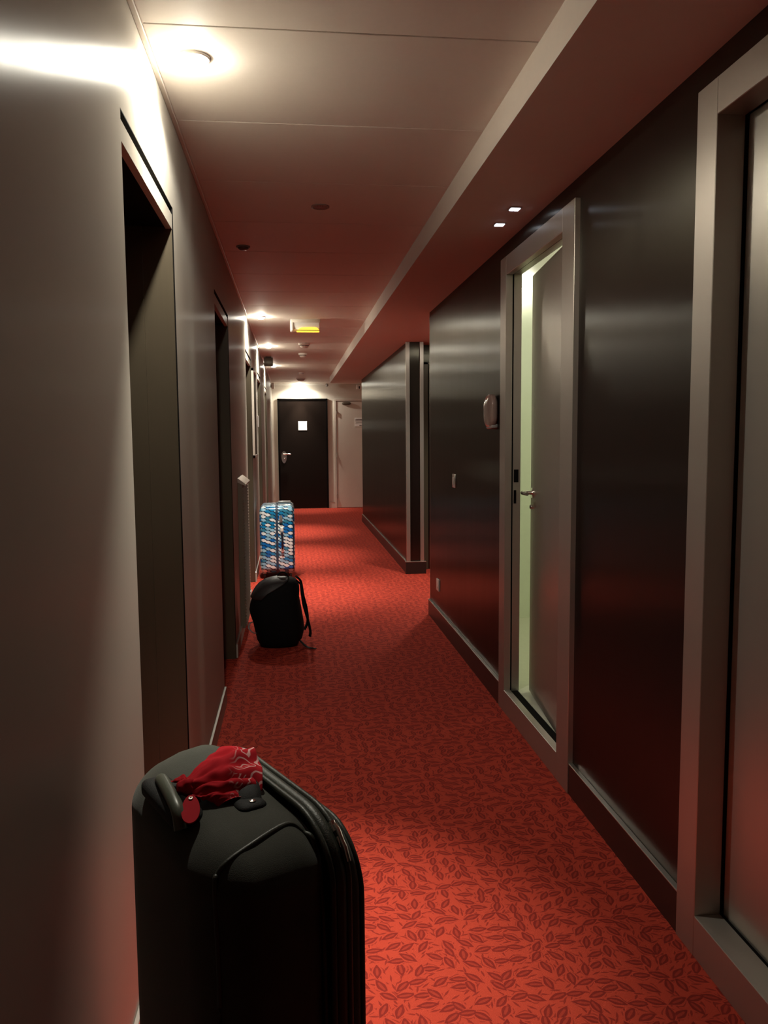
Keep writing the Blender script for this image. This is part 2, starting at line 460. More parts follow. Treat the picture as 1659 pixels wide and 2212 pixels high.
tag(b.build('trim_4', M['white_plastic']), 'white cable trunking along the top of the end wall', 'trim', kind='structure')

# ------------------------------------------------------------------ left doors: deep metal reveals with a dark leaf at the back
names = ['nearest the black suitcase', 'second along the left wall, before the louvred panel', 'third along the left wall, beside the patterned suitcase',
         'fourth along the left wall, past the wall frame', 'last on the left wall before the end wall']
for i, (a, c) in enumerate(LEFT_DOORS):
    p = empty('door_%d' % (i + 1), (LW, (a + c) / 2, 0), 'dark recessed room door with bronze reveal, ' + names[i], 'door', 'left wall doors', 'structure')
    O = p.location.copy()
    b = MB()
    T = .012
    for y0, y1 in ((a, a + T), (c - T, c)):
        b.box(LW - .092, LW - .002, y0, y1, 0, D_TOP - .022)
    e = .006
    b.box(LW - .20, LW - .092, a, a + T + e, 0, D_TOP - .05); b.box(LW - .20, LW - .092, c - T - e, c, 0, D_TOP - .05)
    b.build('jamb', M['bronze'], p, off=O)
    b = MB(); b.mat(M['wall']); b.box(LW - .020, LW - .0015, a, c, D_TOP - .068, D_TOP - .022); b.mat(M['black']); b.box(LW - .20, LW - .020, a, c, D_TOP - .062, D_TOP - .022)
    b.build('lintel', None, p, off=O)
    b = MB(); b.box(LW - .030, LW - .016, a, c, D_TOP - .022, D_TOP); b.box(LW - .016, LW - .0005, a, c, D_TOP - .002, D_TOP)
    b.box(LW - .014, LW + .0005, c - .002, c + .006, 0, D_TOP); b.box(LW - .20, LW - .030, a, c, D_TOP - .022, D_TOP)
    b.build('gap_shade', M['black'], p, off=O)  # black lining stands in for the shade of the groove around the doorway
    b = MB(); b.box(LW - .215, LW - .172, a + .018, c - .024, .006, D_TOP - .068)
    leaf = b.build('door_leaf', M['dark_door'], p, off=O)
    b = MB(); b.box(LW - .168, LW - .146, c - .0195, c - .0175, .93, 1.11); 
    b.build('strike_plate', M['chrome'], p, off=O)
    b = MB(); b.box(LW - .172, LW - .168, c - .19, c - .13, .86, 1.06, bevel=.01)
    b.cyl((LW - .172, c - .15, 1.0), (LW - .135, c - .15, 1.0), .009, n=12); b.cyl((LW - .137, c - .15, 1.0), (LW - .137, c - .27, 1.0), .008, n=12)
    b.build('door_handle', M['chrome'], p, smooth=40, off=O)

# ------------------------------------------------------------------ right doors: silver frames with raised sills
def silver_frame(p, O, yo0, yo1, yi0, yi1, X1=1.022):
    b = MB(); X0 = .990
    b.box(X0, X1, yo0, yi0, 0, 2.142, bevel=.0015, seg=1); b.box(X0, X1, yi1, yo1, 0, 2.142, bevel=.0015, seg=1)
    b.box(X0 + .0003, X1, yi0, yi1, 2.057, 2.142, bevel=.0015, seg=1); b.box(X0 + .0003, X1, yi0, yi1, 0, .107, bevel=.0015, seg=1)
    b.build('door_frame', M['silver'], p, off=O)
# door_6: ajar
p = empty('door_6', (1.0, 3.28, 0), 'silver bathroom door standing ajar in a silver frame, light inside', 'door', kind='structure')
O = p.location.copy()
silver_frame(p, O, 2.778, 3.779, 2.906, 3.680)
b = MB(); b.box(1.030, 1.066, 3.684, 3.705, .10, 2.062); b.box(1.030, 1.066, 2.88, 2.900, .10, 2.062); b.box(1.030, 1.066, 2.88, 3.705, 2.062, 2.076)
b.build('inner_jamb', M['silver'], p, off=O)
b = MB(); b.box(1.020, 1.032, 3.688, 3.705, .09, 2.07); b.box(1.020, 1.032, 2.88, 2.90, .09, 2.07); b.box(1.020, 1.032, 2.88, 3.705, 2.064, 2.076); b.box(1.020, 1.06, 2.90, 3.69, .088, .100)
b.build('seal_gap', M['black'], p, off=O)
b = MB(); b.box(1.034, 1.056, 3.6825, 3.6845, 1.105, 1.165); b.box(1.034, 1.046, 3.6825, 3.6845, 1.005, 1.068)
b.build('strike_plate', M['black'], p, off=O)
leaf = bpy.data.objects.new('door_leaf', None)
b = MB(); b.box(0, .036, 0, .755, .108, 2.05, bevel=.002, seg=1)
leaf = b.build('door_leaf', M['silver_door'], p)
leaf.location = V((1.034, 2.904, 0)) - O; leaf.rotation_euler = (0, 0, -R(5.6))
b = MB(); b.lathe([(.024, 0), (.024, -.006), (.010, -.008), (.009, -.045), (.010, -.050)], (0, .70, 1.06), 16, axis='X')
b.tube([(-.048, .71, 1.06), (-.052, .68, 1.06), (-.052, .62, 1.062), (-.050, .585, 1.063)], .0085, n=10)
b.lathe([(.011, 0), (.011, -.012), (.006, -.016)], (0, .70, .995), 14, axis='X')
b.build('door_handle', M['chrome'], leaf, smooth=40)
# door_7: closed, nearest
p = empty('door_7', (1.0, 1.4, 0), 'closed silver door in a silver frame nearest the viewer', 'door', kind='structure')
O = p.location.copy()
silver_frame(p, O, .835, 1.926, .94, 1.833, X1=1.060)
b = MB(); b.box(1.060, 1.070, 1.834, 1.846, .09, 2.075); b.box(1.020, 1.070, .904, .93, .09, 2.075); b.box(1.020, 1.070, .904, 1.846, 2.062, 2.076); b.box(1.060, 1.07, .93, 1.838, .088, .106)
b.build('seal_gap', M['black'], p, off=O)
b = MB(); b.box(1.068, 1.100, .934, 1.832, .104, 2.060, bevel=.002, seg=1)
lf = b.build('door_leaf', M['silver_door'], p, off=O)
b = MB(); b.lathe([(.024, 0), (.024, -.006), (.010, -.008), (.009, -.040)], (1.058, 1.0, 1.06), 16, axis='X')
b.tube([(1.014, 1.0, 1.06), (1.010, 1.04, 1.06), (1.012, 1.13, 1.062)], .0085, n=10)
b.build('door_handle', M['chrome'], lf, smooth=40, off=O)

# bathroom behind door_6
b = MB(); b.box(1.066, 2.6, 5.20, 5.28, .1, 2.4); b.box(2.5, 2.6, 2.5, 5.2, .1, 2.4); b.box(1.066, 2.6, 2.42, 2.5, .1, 2.4); b.box(1.066, 1.069, 3.705, 5.2, .1, 2.4); b.box(1.066, 1.069, 2.5, 2.87, .1, 2.4); b.box(1.066, 1.069, 2.87, 3.705, 2.08, 2.4)
b.box(1.066, 2.6, 2.42, 5.28, 2.39, 2.43)
tag(b.build('wall_bathroom', M['tile']), 'pale green white walls of the lit bathroom behind the ajar door', 'wall', kind='structure')
tag(MB().box(1.062, 2.6, 2.42, 5.28, .04, .10).build('floor_bathroom', M['tile_floor']), 'pale tiled floor of the bathroom behind the ajar door', 'floor', kind='structure')
p = empty('wall_lamp', (1.42, 5.20, 2.27), 'small bright wall lamp glimpsed through the ajar silver door', 'lamp'); O = p.location.copy()
MB().lathe([(.035, 0), (.035, .012), (.012, .014), (.010, .06)], (1.42, 5.20, 2.27), 16, axis='Y').build('wall_plate', M['chrome'], p, smooth=40, off=O)
bulb = MB().ebox((1.512, 5.11, 2.265), (.032, .032, .032), (.032, .032, .032), 6).build('bulb', M['lamp_soft'], p, smooth=60, off=O)
MB().tube([(1.42, 5.14, 2.27), (1.46, 5.12, 2.275), (1.485, 5.11, 2.27)], .006).build('lamp_arm', M['chrome'], p, smooth=60, off=O)
l = bpy.data.lights.new('bulb_light', 'POINT'); l.energy = 9; l.color = (1.0, .99, .80); l.shadow_soft_size = .04
lo = bpy.data.objects.new('bulb_light', l); COL.objects.link(lo); lo.parent = p; lo.location = V((1.85, 4.0, 1.9)) - O

# ------------------------------------------------------------------ end wall doors
p = empty('door_8', (.21, YE, 0), 'dark brown door in the end wall under a lit downlight', 'door', kind='structure'); O = p.location.copy()
b = MB(); b.box(-.250, -.222, YE - .03, YE + .02, 0, 2.048); b.box(.648, .676, YE - .03, YE + .02, 0, 2.048); b.box(-.250, .676, YE - .03, YE + .02, 2.024, 2.048)
b.build('door_frame', M['black'], p, off=O)
lf = MB().box(-.222, .648, YE - .014, YE + .02, .006, 2.020).build('door_leaf', M['dark_door'], p, off=O)
b = MB(); poly = []
for k in range(24):
    t = 2 * math.pi * k / 24
    poly.append((-.145 + .050 * math.cos(t) * (1 + .1 * math.sin(t)), .965 + .112 * math.sin(t)))
b.prism(poly, 'Y', YE - .022, YE - .012); b.build('handle_plate', M['chrome'], lf, smooth=40, off=O)
b = MB(); b.cyl((-.155, YE - .02, 1.022), (-.155, YE - .07, 1.022), .011, n=14)
b.tube([(-.165, YE - .066, 1.022), (-.10, YE - .066, 1.023), (-.04, YE - .066, 1.020), (-.015, YE - .066, 1.018)], [.012, .013, .012, .008])
b.build('lever', M['chrome'], lf, smooth=50, off=O)
MB().lathe([(.016, 0), (.016, .010), (.008, .016)], (-.13, YE - .02, .945), 14, axis='Y').build('key_knob', M['chrome'], lf, smooth=40, off=O)
tag(MB().box(.128, .290, YE - .020, YE - .0145, 1.462, 1.628, bevel=.002).build('door_sign', M['plate_white']), 'square white plate on the dark end door', 'sign')

p = empty('door_9', (1.25, YE, 0), 'pale service door in the end wall beside the dark door', 'door', kind='structure'); O = p.location.copy()
b = MB(); b.box(.796, .836, YE - .022, YE + .02, 0, 2.045, bevel=.003); b.box(1.70, 1.74, YE - .022, YE + .02, 0, 2.045, bevel=.003); b.box(.796, 1.74, YE - .0225, YE + .02, 2.005, 2.045, bevel=.003)
b.build('door_frame', M['white_paint'], p, off=O)
lf = MB().box(.841, 1.696, YE - .012, YE + .02, .008, 1.999).build('door_leaf', M['white_paint'], p, off=O)
MB().box(.836, 1.70, YE - .006, YE + .0, .002, 2.005).build('shadow_gap', M['black'], p, off=O)
for z in (1.783, .987, .219):
    MB().cyl((.838, YE - .026, z - .035), (.838, YE - .026, z + .035), .010, n=12).build('hinge', M['chrome'], p, smooth=40, off=O)
MB().ebox((1.03, YE - .03, 1.955), (.085, .020, .028), (.05, .018, .026), 8).build('door_closer', M['bronze'], lf, smooth=60, off=O)
p = empty('door_sign', (1.27, YE - .012, 1.615), 'small white notice with dark lines on the pale service door', 'sign'); O = p.location.copy()
MB().box(1.180, 1.36, YE - .016, YE - .012, 1.530, 1.690).build('sign_board', M['plate_white'], p, off=O)
for x0, x1, z, h in ((1.20, 1.33, 1.655, .016), (1.195, 1.345, 1.630, .010), (1.21, 1.33, 1.605, .006), (1.20, 1.34, 1.590, .005), (1.27, 1.34, 1.548, .014)):
    x = x0; b = MB()
    while x < x1:
        w = random.uniform(.008, .022); b.box(x, min(x + w, x1), YE - .0175, YE - .016, z - h / 2, z + h / 2); x += w + .004
    b.build('printed_line', M['ink'], p, off=O)

# ------------------------------------------------------------------ ceiling downlights
def downlight(x, y, label, lit=True, r=.040, beam=310.0, spill=38.0, aim=None, cone=60):
    p = empty('downlight', (x, y, CE), label, 'downlight', 'ceiling downlights'); O = p.location.copy()
    MB().lathe([(r, 0), (r, -.004), (r * .93, -.007), (r * .80, -.007), (r * .76, -.003)], (x, y, CE), 32).build('trim_ring', M['white_plastic'] if lit else M['unlit_ring'], p, smooth=40, off=O)
    MB().lathe([(r * .78, -.003), (r * .74, -.012), (r * .5, -.019), (.002, -.022)], (x, y, CE), 28).build('lens', M['lamp'] if lit else M['off_lens'], p, smooth=60, off=O)
    if lit:
        spot(p, (0, 0, -.030), beam, cone, 1.0, aim=aim)
        spot(p, (0, 0, -.030), spill, 160, .35)
    return p
downlight(-.235, 2.26, 'lit round downlight above the first left doorway, throwing a blown-out patch on the wall', aim=(.03, -.17, -1), cone=50)
downlight(-.235, 6.83, 'lit round downlight in the ceiling level with the emergency lamp')
downlight(-.232, 8.99, 'lit round downlight between the emergency lamp and the small ceiling exit light box')
downlight(-.232, 11.375, 'lit round downlight just past the small ceiling exit light box')
downlight(.163, 14.97, 'lit round downlight close above the dark end door', beam=160, spill=40)
downlight(-.233, 4.367, 'unlit round downlight between the first and second left doors', lit=False, r=.036)
p = empty('ceiling_vent', (.142, 3.605, CE), 'dark round vent in the middle of the ceiling', 'vent'); O = p.location.copy()
MB().lathe([(.040, 0), (.040, -.004), (.032, -.006), (.028, -.003)], (.142, 3.605, CE), 28).build('ring', M['unlit_ring'], p, smooth=40, off=O)
b = MB(); b.lathe([(.028, -.001), (.028, -.003), (.002, -.004)], (.142, 3.605, CE), 20)
for k in range(-2, 3): b.box(.142 + k * .011 - .0015, .142 + k * .011 + .0015, 3.605 - .022, 3.605 + .022, CE - .006, CE - .002)
b.build('grille', M['off_lens'], p, off=O)

# small square lamps in the soffit
for y, lab in ((3.195, 'small square white lamp in the soffit, the one nearer the viewer'), (3.43, 'small square white lamp in the soffit, the one farther along')):
    p = empty('soffit_spotlight', (.893, y, SO), lab, 'lamp', 'square soffit lamps'); O = p.location.copy()
    MB().box(.893 - .024, .893 + .024, y - .024, y + .024, SO - .004, SO, bevel=.001, seg=1).build('bezel', M['grey_plastic'], p, off=O)
    b = MB(); b.box(.893 - .018, .893 - .001, y - .017, y + .017, SO - .006, SO - .002); b.box(.893 + .001, .893 + .018, y - .017, y + .017, SO - .006, SO - .002)
    b.build('lens', M['led'], p, off=O)

# emergency lamp
p = empty('emergency_lamp', (.135, 6.97, CE), 'white emergency lamp with glowing amber underside hanging from the ceiling', 'lamp'); O = p.location.copy()
MB().box(.01, .26, 6.94, 7.03, CE - .028, CE, bevel=.004).build('mounting_base', M['white_plastic'], p, smooth=40, off=O)
b = MB(); b.prism([(6.945, CE - .028), (7.03, CE - .028), (7.03, CE - .085), (6.975, CE - .100), (6.950, CE - .085)], 'X', .030, .250)
b.build('diffuser', M['plate_white'], p, off=O)
MB().ebox((.022, 6.985, CE - .052), (.016, .045, .050), (.010, .02, .02), 8).build('end_cap', M['white_plastic'], p, smooth=60, off=O)
b = MB(); b.prism([(.062, CE - .092), (.10, CE - .070), (.18, CE - .066), (.232, CE - .070), (.250, CE - .092)], 'Y', 6.940, 6.955)
b.box(.06, .25, 6.945, 7.0, CE - .104, CE - .094); b.build('amber_lens', M['amber'], p, off=O)
MB().box(.055, .255, 6.936, 6.950, CE - .096, CE - .090).build('lens_rail', M['bronze'], p, off=O)

# detectors
def detector(x, y, r, h, label):
    p = empty('smoke_detector', (x, y, CE), label, 'smoke detector', 'ceiling detectors'); O = p.location.copy()
    MB().lathe([(r, 0), (r, -h * .35), (r * .9, -h * .45)], (x, y, CE), 28).build('base', M['white_plastic'], p, smooth=40, off=O)
    MB().lathe([(r * .78, -h * .45), (r * .72, -h * .75), (r * .45, -h), (.003, -h)], (x, y, CE), 28).build('sensor_head', M['white_plastic'], p, smooth=40, off=O)
    MB().lathe([(r * .80, -h * .44), (r * .80, -h * .56), (r * .70, -h * .58)], (x, y, CE), 28).build('slot_ring', M['hole'], p, smooth=40, off=O)
detector(.152, 8.70, .060, .050, 'white round smoke detector, first behind the emergency lamp')
detector(.150, 9.72, .052, .048, 'white round smoke detector, second behind the emergency lamp')
detector(.162, 12.56, .050, .034, 'small round smoke detector near the far end of the ceiling')
detector(.172, 13.75, .075, .050, 'round smoke detector just before the end wall downlight')
MB_ = MB(); MB_.ebox((.668, 15.08, CE - .028), (.028, .028, .028), (.028, .028, .028), 8)
tag(MB_.build('ceiling_sensor', M['grey_plastic'], smooth=60), 'small round sensor at the end of the ceiling beside the soffit', 'sensor')
# dark exit light box, facing away, hanging from the ceiling near the fourth door
p = empty('ceiling_exit_light', (-.265, 10.15, CE), 'small dark box hanging under the ceiling by the left wall', 'speaker box'); O = p.location.copy()
MB().box(-.320, -.212, 10.10, 10.20, CE - .115, CE - .012, bevel=.006).build('housing', M['bronze'], p, smooth=40, off=O)
MB().box(-.300, -.232, 10.12, 10.18, CE - .014, CE).build('bracket', M['hole'], p, off=O)
# left end box
p = empty('wall_speaker', (LW, 14.6, 2.25), 'small pale box high on the left wall by the end wall', 'speaker box'); O = p.location.copy()
MB().box(LW + .012, LW + .065, 14.54, 14.66, 2.19, 2.30, bevel=.008).build('housing', M['white_plastic'], p, smooth=40, off=O)
MB().box(LW, LW + .02, 14.57, 14.63, 2.22, 2.27).build('bracket', M['grey_plastic'], p, off=O)
p = empty('motion_sensor', (1.27, YE, 2.26), 'white motion sensor high on the end wall above the pale door', 'sensor'); O = p.location.copy()
MB().box(1.215, 1.315, YE - .055, YE, 2.215, 2.305, bevel=.010).build('housing', M['white_plastic'], p, smooth=40, off=O)
MB().box(1.262, 1.285, YE - .062, YE - .05, 2.225, 2.275, bevel=.004).build('lens', M['hole'], p, smooth=40, off=O)

# ------------------------------------------------------------------ things on the walls
p = empty('louvred_wall_vent', (LW, 5.55, .07), 'tall taupe louvred panel on the left wall behind the black backpack', 'vent panel'); O = p.location.copy()
MB().box(LW, LW + .030, 5.30, 5.82, .07, 1.035).build('casing', M['radiator'], p, off=O)
b = MB(); n = 44
for k in range(n):
    z = .085 + k * (.915 / n)
    b.prism([(LW + .030, z), (LW + .042, z + .003), (LW + .030, z + .017)], 'Y', 5.305, 5.815)
b.build('louvre', M['radiator'], p, off=O)
b = MB(); b.prism([(LW, 1.035), (LW + .052, 1.012), (LW + .054, 1.022), (LW + .004, 1.062), (LW, 1.062)], 'Y', 5.295, 5.825)
b.build('top_cap', M['alu'], p, off=O)
p = empty('wall_frame', (LW, 7.82, 1.14), 'tall thin framed board on the left wall past the third door', 'picture frame'); O = p.location.copy()
MB().box(LW, LW + .012, 7.52, 8.12, 1.15, 1.95).build('backing', M['bronze'], p, off=O)
b = MB(); b.box(LW, LW + .020, 7.50, 7.53, 1.14, 1.96); b.box(LW, LW + .020, 8.11, 8.14, 1.14, 1.96); b.box(LW, LW + .020, 7.50, 8.14, 1.14, 1.165); b.box(LW, LW + .020, 7.50, 8.14, 1.935, 1.96)
b.build('frame', M['white_paint'], p, off=O)
tag(MB().box(LW, LW + .008, 8.42, 8.60, 1.70, 1.80, bevel=.002).build('highlight_plate', M['plate_white']), 'white plate standing in for a highlight, high on the left wall before the fourth door', 'sign')  # white plate added in place of a glossy highlight
tag(MB().box(LW, LW + .010, 8.64, 8.75, 1.44, 1.56, bevel=.002).build('room_sign', M['plate_white']), 'white room plate at eye height beside the fourth door', 'sign')

p = empty('light_switch', (RW, 4.95, 1.045), 'small metal switch plate on the near right wall at hand height', 'switch'); O = p.location.copy()
MB().box(RW - .008, RW, 4.91, 4.99, 1.003, 1.088, bevel=.003).build('plate', M['alu'], p, smooth=40, off=O)
MB().box(RW - .012, RW - .006, 4.93, 4.97, 1.022, 1.068, bevel=.002).build('rocker', M['white_plastic'], p, smooth=40, off=O)
p = empty('wall_outlet', (RW, 5.51, .283), 'pale power outlet low on the near right wall', 'outlet'); O = p.location.copy()
MB().box(RW - .010, RW, 5.468, 5.552, .242, .325, bevel=.003).build('plate', M['white_plastic'], p, smooth=40, off=O)
MB().lathe([(.022, -.006), (.022, -.012), (.004, -.012)], (RW, 5.51, .283), 20, axis='X').build('socket', M['white_plastic'], p, smooth=40, off=O)
p = empty('wall_dispenser', (RW, 3.93, 1.44), 'glossy rounded dispenser on the right wall half hidden by the silver door frame', 'dispenser'); O = p.location.copy()
MB().ebox((RW - .022, 3.945, 1.445), (.030, .075, .084), (.026, .06, .060), 12).build('cover', M['gloss'], p, smooth=60, off=O)
MB().ebox((RW - .016, 3.945, 1.372), (.022, .055, .016), (.012, .03, .012), 8).build('spout', M['grey_plastic'], p, smooth=60, off=O)

# ------------------------------------------------------------------ big black suitcase (local X: back shell -> front, local Y: towards the far end)
SC, SR = V((-.09, 1.27, 0)), R(28)
S = empty('black_suitcase', SC, 'large soft black suitcase with a red cloth on top, near the left wall', 'suitcase', rz=SR)
BC, BH, BR_ = V((-.029, .027, .405)), V((.101, .225, .345)), V((.068, .118, .068))
def crown(q):       # the packed case bulges upwards in the middle of its far end
    f = max(0, min(1, (q.x + .085) / .11)); g_ = max(0, min(1, (q.y + .05) / .20)); e = max(0, min(1, (q.z - .20) / .14))
    return V((q.x, q.y, q.z + .026 * f * f * (3 - 2 * f) * g_ * g_ * (3 - 2 * g_) * e))
MB().ebox(BC, BH, BR_, 24, crown).build('main_body', M['fabric'], S, smooth=60)
MB().ebox((.088, .027, .398), (.034, .222, .338), (.030, .105, .105), 18).build('front_pocket', M['fabric'], S, smooth=60)
def surf(x, t, side=-1):
    """point on the rounded top edge of the main body (t = 0 upright side, 90 = top)"""
    ex = BH.x - BR_.x; dx = max(0, abs(x - BC.x) - ex) / BR_.x; k = math.sqrt(max(0, 1 - dx * dx))
    return V((x, BC.y + side * (BH.y - BR_.y + BR_.y * k * math.cos(R(t))), BC.z + BH.z - BR_.z + BR_.z * k * math.sin(R(t))))
def loop(x, hy, z0, z1, ry, rz, n=10, cy=.027):
    pts = []
    for (sy, sz, a0) in ((1, 1, 0), (-1, 1, 90), (-1, -1, 180), (1, -1, 270)):
        for k in range(n + 1):
            t = R(a0 + 90 * k / n)
            pts.append((x, cy + sy * (hy - ry) + ry * math.cos(t), ((z1 - rz) if sz > 0 else (z0 + rz)) + rz * math.sin(t)))
    return pts
def smooth_path(P, n=6):
    P = [V(q) for q in P]; out = []
    for i in range(len(P) - 1):
        a, b_, c_, d = P[max(i - 1, 0)], P[i], P[i + 1], P[min(i + 2, len(P) - 1)]
        for k in range(n):
            t = k / n
            out.append(.5 * ((2 * b_) + (c_ - a) * t + (2 * a - 5 * b_ + 4 * c_ - d) * t * t + (3 * b_ - a - 3 * c_ + d) * t ** 3))
    out.append(P[-1]); return out
for x in (.052, .079):
    MB().tube(loop(x, .224, .060, .751, .109, .085), .0048, n=8, up=(1, 0, 0), closed=True).build('piping', M['zip'], S, smooth=60)
MB().tube(loop(.0655, .221, .063, .747, .107, .083), .0085, n=8, flat=1.2, up=(1, 0, 0), closed=True).build('zip_band', M['zip'], S, smooth=60)
MB().tube(loop(.109, .2115, .075, .722, .094, .094), .0045, n=8, up=(1, 0, 0), closed=True).build('piping', M['zip'], S, smooth=60)
for t in (52, 38):
    q = V((.080, .027 - .112 - .112 * math.cos(R(t)), .662 + .090 * math.sin(R(t)))); nrm = V((0, -math.cos(R(t)), math.sin(R(t)))); dn = V((0, -math.sin(R(t)), -math.cos(R(t))))
    b = MB(); b.tube([q - dn * .008, q + dn * .008], .0065, n=8); b.tube([q + nrm * .006, q + nrm * .009 + dn * .010, q + nrm * .005 + dn * .030], .0042, n=8)
    b.build('zip_puller', M['chrome'], S, smooth=50)
path = [V((-.112, surf(-.112, 0).y, .10)), V((-.112, surf(-.112, 0).y, .40)), V((-.112, surf(-.112, 0).y, .58)), surf(-.112, 22), surf(-.106, 40), surf(-.090, 50), surf(-.050, 58), surf(.000, 66), surf(.024, 66), surf(.036, 55), surf(.043, 34), V((.043, surf(.035, 0).y, .58)), V((.043, surf(.035, 0).y, .10))]
MB().tube(smooth_path(path), .0040, n=8).build('side_piping', M['zip'], S, smooth=60)
# carry handle under the cloth
ZT = .750
b = MB(); b.tube(smooth_path([(.046, .170, ZT - .004), (.044, .155, ZT + .010), (.036, .115, ZT + .018), (.020, .050, ZT + .020), (.004, -.010, ZT + .014), (-.004, -.034, ZT + .006), (-.008, -.046, ZT - .004)], 5), .020, n=12, flat=.30)
b.build('carry_handle', M['fabric_dark'], S, smooth=60)
for x, y in ((.046, .168), (-.008, -.046)):
    MB().ebox((x, y, ZT - .001), (.024, .022, .009), (.015, .015, .008), 8).build('handle_mount', M['fabric_dark'], S, smooth=60)
MB().lathe([(.0055, 0), (.0055, .003), (.002, .0045)], (-.006, -.052, ZT + .006), 12).build('rivet', M['chrome'], S, smooth=40)
# pull-out handle folded down in its dark well at the back edge
MB().ebox((-.100, .050, ZT - .006), (.026, .090, .014), (.018, .03, .010), 10).build('handle_well', M['fabric_dark'], S, smooth=60)
b = MB(); b.tube(smooth_path([(-.094, .112, ZT - .002), (-.098, .098, ZT + .012), (-.106, .045, ZT + .016), (-.113, -.015, ZT + .010), (-.115, -.035, ZT - .014)], 5), .0105, n=10)
b.build('pull_handle', M['grip'], S, smooth=60)
for y in (-.12, .14):
    w = MB().ebox((-.112, y, .052), (.026, .040, .050), (.016, .02, .02), 8).build('wheel_housing', M['rubber'], S, smooth=60)
    MB().cyl((-.122, y - .014, .035), (-.122, y + .014, .035), .035, n=24).build('wheel', M['rubber'], w, smooth=40)
for y in (-.11, .13):
    MB().ebox((.070, y, .034), (.020, .025, .034), (.010, .010, .012), 8).build('foot', M['rubber'], S, smooth=60)

def Wp(x, y, z):    # suitcase local -> world
    return SC + V((x * math.cos(SR) - y * math.sin(SR), x * math.sin(SR) + y * math.cos(SR), z))
# red luggage tag, lying over the edge of the case beside the cloth
poly = []
for k in range(28):
    t = 2 * math.pi * k / 28
    poly.append((.0125 * math.cos(t) * (1.10 - .14 * math.sin(t)), .0290 * math.sin(t)))
top, bot = Wp(-.087, -.004, .772), Wp(-.109, -.058, .752)
tg = empty('luggage_tag', (top + bot) / 2, 'plain red oval luggage tag hanging beside the red cloth on the suitcase', 'tag')
zax = (top - bot).normalized(); yax = -(V((0, -.6, .8)) - zax * V((0, -.6, .8)).dot(zax)).normalized(); xax = yax.cross(zax)
b = MB(); b.prism(poly, 'Y', -.0013, .0013); body = b.build('tag_body', M['tag_red'], tg, smooth=40)
body.rotation_euler = Matrix((xax, yax, zax)).transposed().to_euler()
MB().lathe([(.0032, 0), (.0032, .002), (.001, .002)], (0, -.0008, .021), 12, axis='Y').build('eyelet', M['chrome'], body, smooth=40)
MB().tube(smooth_path([(0, -.002, .021), (.003, .002, .030), (.008, .012, .036), (.012, .022, .036)], 4), .002, n=6).build('tag_strap', M['tag_red'], body, smooth=60)

# red paisley cloth knotted over the carry handle
def cloth(mb, edge_a, edge_b, pleats, amp, n=26, mrow=34, seed=0):
    """sheet between two polylines with folds that fan out from edge_a to edge_b"""
    def samp(E, t):
        t *= len(E) - 1; i = min(int(t), len(E) - 2); f = t - i
        return V(E[i]).lerp(V(E[i + 1]), f)
    A = smooth_path(edge_a, 6); B = smooth_path(edge_b, 6)
    rows = []
    for i in range(n + 1):
        s = i / n; row = []
        for j in range(mrow + 1):
            t = j / mrow
            q = samp(A, t).lerp(samp(B, t), s)
            f = math.sin(t * pleats * math.pi * 2 + seed + .9 * math.sin(3 * s + seed)) * amp * (.45 + .9 * s * (1 - .35 * s))
            f += noise.noise(V((s * 6 + seed, t * 7, seed))) * amp * .9
            q = q + V((0, 0, f + .010 * math.sin(math.pi * min(1, s * 1.05)) * math.sin(math.pi * t)))
            row.append(q)
        rows.append(row)
    mb.loft(rows, closed=False, caps=False)
p = empty('bandana', Wp(.0, .03, .775), 'red paisley cloth tied around the handle on top of the black suitcase', 'cloth'); O = p.location.copy()
def solid(o, t=.0016):
    md = o.modifiers.new('thick', 'SOLIDIFY'); md.thickness = t; md.offset = 0
    sb = o.modifiers.new('smooth', 'SUBSURF'); sb.levels = 1; sb.render_levels = 1
b = MB()
cloth(b, [Wp(-.086, .038, .776), Wp(-.080, .020, .782), Wp(-.078, .004, .774)],
      [Wp(.012, .118, .780), Wp(.052, .100, .785), Wp(.052, .055, .786), Wp(.044, .015, .776), Wp(.026, -.022, .758)], 2.6, .0050, seed=1.3)
solid(b.build('fan_fold', M['bandana'], p, smooth=80, off=O))
b = MB()
cloth(b, [Wp(-.088, .022, .774), Wp(-.082, .004, .770), Wp(-.076, -.006, .762)],
      [Wp(.014, .012, .780), Wp(.018, -.018, .764), Wp(-.010, -.032, .757), Wp(-.052, -.030, .757)], 1.9, .0045, mrow=24, seed=4.1)
solid(b.build('lower_fold', M['bandana'], p, smooth=80, off=O))
b = MB()
cloth(b, [Wp(-.086, .026, .778), Wp(-.078, .036, .780)], [Wp(-.094, .072, .764), Wp(-.066, .082, .764)], 1.0, .003, n=14, mrow=10, seed=2.2)
solid(b.build('loose_corner', M['bandana'], p, smooth=80, off=O))
b = MB(); b.ebox(tuple(Wp(-.084, .020, .775)), (.016, .014, .013), (.016, .014, .013), 8, lambda q: q * (1 + .22 * noise.noise(q * 120)))
b.build('knot', M['bandana'], p, smooth=70, off=O)

